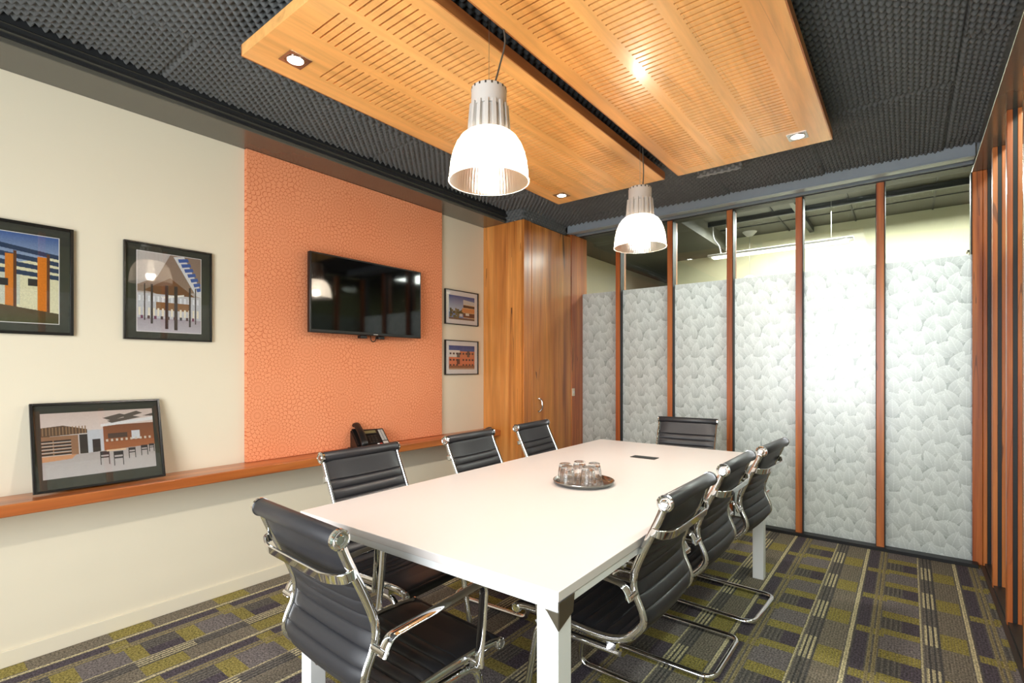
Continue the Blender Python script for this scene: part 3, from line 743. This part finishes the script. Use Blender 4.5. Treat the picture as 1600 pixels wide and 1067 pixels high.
def downlight(x, y, label):
    e = empty('downlight', (x, y, ZP), 0, label, 'downlight', 'square downlights in the ceiling panels')
    m = MB(); s = .046
    m.lathe([(.036, -.001), (.036, -.0045), (.031, -.0045), (.031, -.001)], 28)
    m.box(-s, s, -s, -.034, -.003, -.0005); m.box(-s, s, .034, s, -.003, -.0005); m.box(-s, -.034, -.034, .034, -.003, -.0005); m.box(.034, s, -.034, .034, -.003, -.0005)
    for sx in (-1, 1):
        for sy in (-1, 1): m.box(min(sx*.024, sx*.034), max(sx*.024, sx*.034), min(sy*.024, sy*.034), max(sy*.024, sy*.034), -.003, -.0005)
    m.build('trim_plate', M['steel'], e)
    MB().lathe([(.0, -.0032), (.026, -.0032), (.0305, -.0008), (.0, -.0008)], 28).build('lens', lamp_glow, e)
    return e
DL = [(1.067, 1.046, 'square brushed downlight at the near end of the left ceiling panel'),
      (1.049, 3.026, 'square brushed downlight at the far end of the left ceiling panel'),
      (2.517, 3.019, 'square brushed downlight in the far corner of the right ceiling panel')]
for d in DL: downlight(*d)

bulb_glow = emit('lamp_glow', (255, 240, 214), 26.)
def pendant(x, y, z, label, cord):
    e = empty('pendant_lamp', (x, y, z), 0, label, 'pendant lamp', 'pendant lamps over the table')
    # z = rim height; total height .375
    MB().lathe([(.0, .334), (.059, .334), (.064, .330), (.064, .2585), (.0, .2585)], 40).build('cap', M['white_paint_metal'], e)
    m = MB()
    for i in range(18):
        a = 2*PI*i/18
        m.box(.0605, .0648, -.003, .003, .322, .3305, 0, Matrix.Rotation(a, 4, 'Z'))
    m.build('vent_slots', M['charcoal'], e)
    m = MB(); m.lathe([(.0, .258), (.059, .258), (.064, .172), (.0, .172)], 40)
    for i in range(16):
        a = 2*PI*(i+.5)/16; Mx = Matrix.Rotation(a, 4, 'Z')
        vs = [(.056, -.006, .268), (.071, -.006, .268), (.079, -.006, .169), (.056, -.006, .169)]; vs += [(p[0], .006, p[2]) for p in vs]
        m.add([Mx @ Vector(v) for v in vs], [(0,3,2,1),(4,5,6,7),(0,1,5,4),(1,2,6,5),(2,3,7,6),(3,0,4,7)])
    m.build('heat_sink', M['white_paint_metal'], e, smooth=False)
    pr = [(.066, .1715), (.084, .166), (.102, .152), (.118, .128), (.130, .098), (.138, .064), (.1425, .030), (.143, .003), (.147, .0), (.147, -.003), (.142, -.003)]
    pi_ = [(r-.0025, zz) for r, zz in pr[:-3]][::-1]
    MB().lathe(pr+pi_, 72).build('lamp_shade', M['dome'], e)
    MB().lathe([(.0, .168), (.016, .168), (.018, .145), (.024, .125), (.024, .09), (.014, .07), (.0, .065)], 24).build('bulb', bulb_glow, e)
    MB().tube([(0, 0, .334), (0, 0, 2.585-z)], .0012, 6).build('suspension_wire', M['wire'], e)
    MB().tube(smooth_path([(0.012, .01, .334)] + cord + [(.012, .005, 2.585-z)], 6), .0032, 8).build('power_cord', M['cable'], e)
    L = bpy.data.lights.new('pendant_bulb_light', 'POINT'); L.energy = 30; L.color = (1, .92, .82); L.shadow_soft_size = .03
    lo = bpy.data.objects.new('pendant_bulb_light', L); COL.objects.link(lo); lo.parent = e; lo.location = (0, 0, .05)
    return e
pendant(1.78, 1.39, 1.927, 'larger-looking nearer pendant lamp with glowing ribbed dome over the near half of the table', [(.03, .025, .42), (.05, .03, .50), (.04, .02, .58)])
pendant(1.78, 2.70, 1.935, 'farther pendant lamp with glowing ribbed dome in front of the glass partition', [(.016, .012, .42), (.014, .01, .50), (.012, .008, .58)])

# ================================================================ TABLE
tb = empty('conference_table', (1.773, 2.145, 0), math.radians(.8), 'long white rectangular meeting table with white legs', 'table')
TW, TLn = 1.10, 2.335
MB().box(-TW/2, TW/2, -TLn/2, TLn/2, .7075, .732).build('tabletop', M['white_lam'], tb, .0015)
m = MB(); i0 = .004
m.box(-TW/2+i0, TW/2-i0, -TLn/2+i0, -TLn/2+.03, .685, .707); m.box(-TW/2+i0, TW/2-i0, TLn/2-.03, TLn/2-i0, .685, .707)
m.box(-TW/2+i0, -TW/2+.03, -TLn/2+.031, TLn/2-.031, .685, .707); m.box(TW/2-.03, TW/2-i0, -TLn/2+.031, TLn/2-.031, .685, .707)
m.build('apron', M['white_powder'], tb)
for sx in (-1, 1):
    for sy in (-1, 1):
        lg = MB().box(-.03, .03, -.03, .03, 0, .684).build('leg', M['white_powder'], tb, .002, loc=(sx*(TW/2-.033), sy*(TLn/2-.033), 0))
        m = MB(); s = .0305
        # folded aluminium corner: plates on the two outer faces, pointed at the bottom corner
        X_, Y_ = sx*(s+.003), sy*(s+.003)
        for ax in (0, 1):
            big = (ax == 0) == (sx*sy < 0)          # each folded corner has one full plate and one pointed return
            if ax == 0: q = [(X_, Y_, .7065 if big else .684), (X_, -sy*(.038 if big else .004), .7065 if big else .684), (X_, -sy*(.03 if big else -.002), .664 if big else .68), (X_, Y_, .642)]; n = (sx*.0015, 0, 0)
            else: q = [(X_, Y_, .7065 if big else .684), (-sx*(.038 if big else .004), Y_, .7065 if big else .684), (-sx*(.03 if big else -.002), Y_, .664 if big else .68), (X_, Y_, .642)]; n = (0, sy*.0015, 0)
            vs = [Vector(v) for v in q] + [Vector(v)+Vector(n) for v in q]
            m.add(vs, [(0,1,2,3), (7,6,5,4), (0,4,5,1), (1,5,6,2), (2,6,7,3), (3,7,4,0)])
        m.build('corner_bracket', M['alu'], lg, smooth=False)
cp = MB().box(-.073, .073, -.036, .036, .7321, .735).build('cable_port', M['charcoal'], tb, .001, loc=(.01, .63, 0))
MB().box(-.06, .06, -.026, .026, .7351, .7362).build('flap', M['black'], cp)

# ---- tray + tumblers
tr = empty('serving_tray', (1.828, 1.985, .7325), 0, 'round polished steel tray holding upturned glasses on the white table', 'tray')
MB().lathe([(0, .0), (.118, .0), (.126, .004), (.134, .016), (.137, .0165), (.1365, .018), (.133, .018), (.124, .007), (.117, .003), (0, .003)], 56).build('tray_body', M['steel'], tr)
def tumbler(x, y, label):
    e = empty('drinking_glass', (x, y, .7362), 0, label, 'glass', 'upturned glasses on the steel tray')
    seg = 60; out = []
    def ring(r, z, rib): return [(r*(1+rib*math.cos(10*2*PI*i/seg))*math.cos(2*PI*i/seg), r*(1+rib*math.cos(10*2*PI*i/seg))*math.sin(2*PI*i/seg), z) for i in range(seg)]
    rings = [ring(.0365, .0, 0), ring(.0368, .002, 0), ring(.0355, .012, 0), ring(.034, .018, .02), ring(.030, .050, .035), ring(.0275, .068, .02), ring(.0265, .0765, 0), ring(.024, .079, 0), ring(.0, .079, 0)]
    inner = [ring(.0, .064, 0), ring(.022, .064, 0), ring(.025, .06, 0), ring(.0295, .03, 0), ring(.0335, .004, 0), ring(.0348, .0, 0)]
    allr = rings+inner; vs = [p for r in allr for p in r]; fs = []
    for i in range(len(allr)-1):
        for q in range(seg):
            r = (q+1) % seg; fs.append((i*seg+q, i*seg+r, (i+1)*seg+r, (i+1)*seg+q))
    n = len(allr)-1
    for q in range(seg): r = (q+1) % seg; fs.append((n*seg+q, n*seg+r, r, q))
    MB().add(vs, fs).build('glass_body', M['tumbler'], e); return e
for x, y, l in ((1.742, 1.968, 'upturned ribbed glass at the far left of the steel tray'), (1.782, 1.921, 'upturned ribbed glass at the front left of the steel tray'),
                (1.768, 2.052, 'upturned ribbed glass at the very back of the steel tray'), (1.864, 1.962, 'upturned ribbed glass at the front right of the steel tray'),
                (1.842, 2.058, 'upturned ribbed glass at the back right of the steel tray')): tumbler(x, y, l)

# ================================================================ CHAIRS
PROF = [(-.270, .853), (-.246, .794), (-.204, .706), (-.176, .64), (-.168, .595), (-.176, .555), (-.194, .515), (-.200, .482), (-.183, .450), (-.145, .416), (-.09, .399), (-.02, .396), (.08, .400), (.18, .402), (.25, .399), (.28, .390)]
prof_s = smooth_path([(0, a, b) for a, b in PROF], 10)
PY = np.array([(p.y, p.z) for p in prof_s]); seglen = np.r_[0, np.cumsum(np.hypot(*np.diff(PY, axis=0).T))]; TOT = seglen[-1]
def at(s):
    y = np.interp(s, seglen, PY[:, 0]); z = np.interp(s, seglen, PY[:, 1])
    y2 = np.interp(s+.004, seglen, PY[:, 0]); z2 = np.interp(s+.004, seglen, PY[:, 1]); y1 = np.interp(s-.004, seglen, PY[:, 0]); z1 = np.interp(s-.004, seglen, PY[:, 1])
    ty, tz = y2-y1, z2-z1; l = np.hypot(ty, tz)+1e-9
    return y, z, -tz/l, ty/l                        # normal points to the sitter (forward/up)
S_BEND = float(seglen[np.argmin(np.hypot(PY[:,0]+.145, PY[:,1]-.416))])
def sling(name, s0, s1, mat, parent, flat, W=.198, sagk=.008, tail=0.):
    pitch = .044; ss = []
    s = s0
    ss = np.unique(np.r_[np.arange(s0, s1, pitch/14), s1]); xs = np.linspace(-W, W, 13)
    y, z, ny_, nz_ = at(ss)
    rib = np.abs(np.sin(PI*(ss-s0-flat)/pitch))**.38*np.clip((ss-s0-flat)/.01, 0, 1)
    rib = np.where(ss < s0+flat, .8, rib); rib = np.where(ss > s1-tail, .85, rib)
    edge = np.clip((1-np.abs(xs)/W)/.08, 0, 1)**.5
    sag = -sagk*(1-(xs/W)**2)
    vs = []; nsec = len(ss); nxx = len(xs)
    for side in (1, -1):
        h = side*(.0035+.009*rib[:, None]*edge[None, :]) + sag[None, :]*np.clip(np.minimum(ss-s0, s1-ss)/.08, .15, 1)[:, None]
        P = np.stack([np.broadcast_to(xs[None, :], h.shape), y[:, None]+ny_[:, None]*h, z[:, None]+nz_[:, None]*h], -1); vs += [tuple(p) for p in P.reshape(-1, 3)]
    fs = []; N = nsec*nxx
    for i in range(nsec-1):
        for j in range(nxx-1):
            a, b, c, d = i*nxx+j, i*nxx+j+1, (i+1)*nxx+j+1, (i+1)*nxx+j
            fs.append((a, b, c, d)); fs.append((N+d, N+c, N+b, N+a))
        for j in (0, nxx-1):
            a, d = i*nxx+j, (i+1)*nxx+j
            fs.append((a, d, N+d, N+a) if j == 0 else (a, N+a, N+d, d))
    for i in (0, nsec-1):
        for j in range(nxx-1):
            a, b = i*nxx+j, i*nxx+j+1
            fs.append((a, N+a, N+b, b) if i == 0 else (a, b, N+b, N+a))
    return MB().add(vs, fs).build(name, mat, parent, ang=50)
def oval(a, b, n=12): return [(a*math.cos(2*PI*i/n), b*math.sin(2*PI*i/n)) for i in range(n)]
def make_chair():
    e = empty('meeting_chair')
    sling('backrest', .02, S_BEND, M['leather'], e, .085)
    sling('seat', S_BEND+.001, TOT-.012, M['leather'], e, .0, tail=.155)
    for sx in (-1, 1):
        pts = [(sx*.208, p.y, p.z) for p in prof_s[1:-1]]
        MB().sweep(pts, oval(.008, .0125), up=(1,0,0)).build('side_rail', M['chrome'], e)
    hr = MB().lathe([(0, -.208), (.021, -.208), (.0235, -.204), (.0235, .204), (.021, .208), (0, .208)], 24, (0, -.270, .853), axis='x').build('head_roll', M['leather'], e)
    fr = MB().lathe([(0, -.208), (.015, -.208), (.0165, -.204), (.0165, .204), (.015, .208), (0, .208)], 20, (0, .28, .388), axis='x').build('front_roll', M['leather'], e)
    for par, o, r in ((hr, (-.270, .853), .0255), (fr, (.28, .388), .0185)):
        for sx in (-1, 1):
            pf = [(0, .2085), (r, .2085), (r, .217), (r*.82, .2195), (r*.7, .2175), (r*.5, .2175), (r*.4, .220), (0, .220)]
            MB().lathe([(q, sx*w) for q, w in pf], 24, (0, o[0], o[1]), axis='x').build('end_cap', M['chrome'], par)
    bp = fillet([(-.213, -.226, .764), (-.216, -.256, .757), (-.16, -.276, .750), (.16, -.276, .750), (.216, -.256, .757), (.213, -.226, .764)], .03, 5)
    bb = MB().sweep(bp, [(q[0], q[1]) for q in ((-.014, -.004), (.014, -.004), (.014, .004), (-.014, .004))], up=(0, -.4, .9)).build('back_bracket', M['chrome'], e, .003)
    for sx in (-1, 1):
        ax = sx*.250
        ap = fillet([(ax, -.180, .556), (ax, -.160, .598), (ax, .0, .612), (ax, .172, .628), (ax, .162, .50), (ax, .148, .388)], .035, 6)
        m = MB().sweep(ap, oval(.0175, .0065, 14), up=(1,0,0))
        for (yy, zz) in ((-.176, .566), (.152, .396)): m.lathe([(0, 0), (.0095, 0), (.0095, .052), (0, .052)], 16, (sx*.209 if sx > 0 else -.261, yy, zz), axis='x')
        m.build('armrest', M['chrome'], e)
    half = [(-.19, -.115, .352), (-.19, .20, .352), (-.195, .262, .018-.004), (-.195, -.225, .0135), (0, -.225, .0135)]
    full = half + [(-x, y, z) for x, y, z in half[-2::-1]]
    path = fillet(full, .055, 8)
    MB().tube(path, .0125, 12).build('sled_base', M['chrome'], e)
    for yy, zz in ((-.095, .3745), (.165, .377)):
        m = MB().sweep([(-.205, yy, zz), (.205, yy, zz)], oval(.014, .007, 12), up=(0, 1, 0))
        for sx in (-1, 1): m.box(sx*.2+(-.012), sx*.2+.012, yy-.016, yy+.016, zz-.01, zz+.012)
        m.build('stretcher', M['chrome'], e)
    return e
proto = make_chair()
CH = [  # roll x, roll y, rz(deg), label
 (1.727, .685, -3, 'black ribbed leather chair at the near head of the table, its back towards us'),
 (2.415, 1.655, 90, 'nearest black ribbed chair on the right-hand side of the table'),
 (2.410, 2.265, 90, 'middle black ribbed chair on the right-hand side of the table'),
 (2.438, 2.835, 87, 'farthest black ribbed chair on the right-hand side, by the white table leg'),
 (.930, 1.450, -88.5, 'black ribbed chair on the left side below the desk phone'),
 (.962, 2.170, -86, 'middle one of the three black ribbed chairs on the left side of the table'),
 (.915, 2.855, -84, 'farthest black ribbed chair on the left side, in front of the timber cabinet'),
 (1.662, 3.83, 187, 'black ribbed chair at the far head of the table in front of the frosted glass')]
for i, (x, y, r, l) in enumerate(CH):
    o = proto if i == 0 else copy_tree(proto)
    a = math.radians(r); fx, fy = -math.sin(a), math.cos(a)
    o.location = (x+.27*fx, y+.27*fy, 0); o.rotation_euler = (0, 0, a)
    tag(o, l, 'chair', 'black leather cantilever chairs round the table')

# ================================================================ LIGHT
def area(name, loc, rot, sx, sy, e, c=(1,1,1), spread=None):
    L = bpy.data.lights.new(name, 'AREA'); L.shape = 'RECTANGLE'; L.size = sx; L.size_y = sy; L.energy = e; L.color = c
    if spread: L.spread = spread
    o = bpy.data.objects.new(name, L); COL.objects.link(o); o.location = loc; o.rotation_euler = rot; return o
area('window_daylight', (2.15, YB-.12, 1.35), (math.radians(90), 0, 0), 1.85, 1.95, 110, (.93, .97, 1.0))        # daylight through the added, unseen window behind the camera
area('next_room_light', (2.6, 5.45, 2.66), (0, 0, 0), 2.2, .5, 95, (1, .99, .97))
area('side_room_light', (3.62, 1.6, 2.70), (0, 0, 0), .12, 4.5, 60, (.97, 1, .92))
for x, y, l in DL:
    L = bpy.data.lights.new('downlight_beam', 'SPOT'); L.energy = 14; L.spot_size = math.radians(75); L.spot_blend = .6; L.color = (1, .93, .82); L.shadow_soft_size = .03
    o = bpy.data.objects.new('downlight_beam', L); COL.objects.link(o); o.location = (x, y, ZP-.012)
W = bpy.data.worlds.new('World'); SC.world = W; W.use_nodes = True
nt = W.node_tree; nt.nodes.clear()
wo = nt.nodes.new('ShaderNodeOutputWorld'); bg = nt.nodes.new('ShaderNodeBackground'); sky = nt.nodes.new('ShaderNodeTexSky')
sky.sky_type = 'NISHITA'; sky.sun_elevation = math.radians(35); sky.sun_rotation = math.radians(120); sky.sun_disc = False
bg.inputs[1].default_value = .12; nt.links.new(sky.outputs[0], bg.inputs[0]); nt.links.new(bg.outputs[0], wo.inputs[0])

# ================================================================ CAMERA + VIEW
cam = bpy.data.cameras.new('camera'); co = bpy.data.objects.new('camera', cam); COL.objects.link(co)
cam.sensor_width = 36; cam.lens = 790/1600*36; cam.shift_y = 41.5/1600; cam.clip_start = .02
co.location = (2.975, 0, 1.25); co.rotation_euler = (PI/2, 0, math.atan(619/790))
SC.camera = co
SC.view_settings.view_transform = 'Standard'; SC.view_settings.look = 'None'; SC.view_settings.gamma = 1; SC.view_settings.use_curve_mapping = False
SC.view_settings.exposure = .4
SC.cycles.use_denoising = True
SC.cycles.max_bounces = 12; SC.cycles.transparent_max_bounces = 24; SC.cycles.sample_clamp_indirect = 6.
SC.cycles.caustics_reflective = False
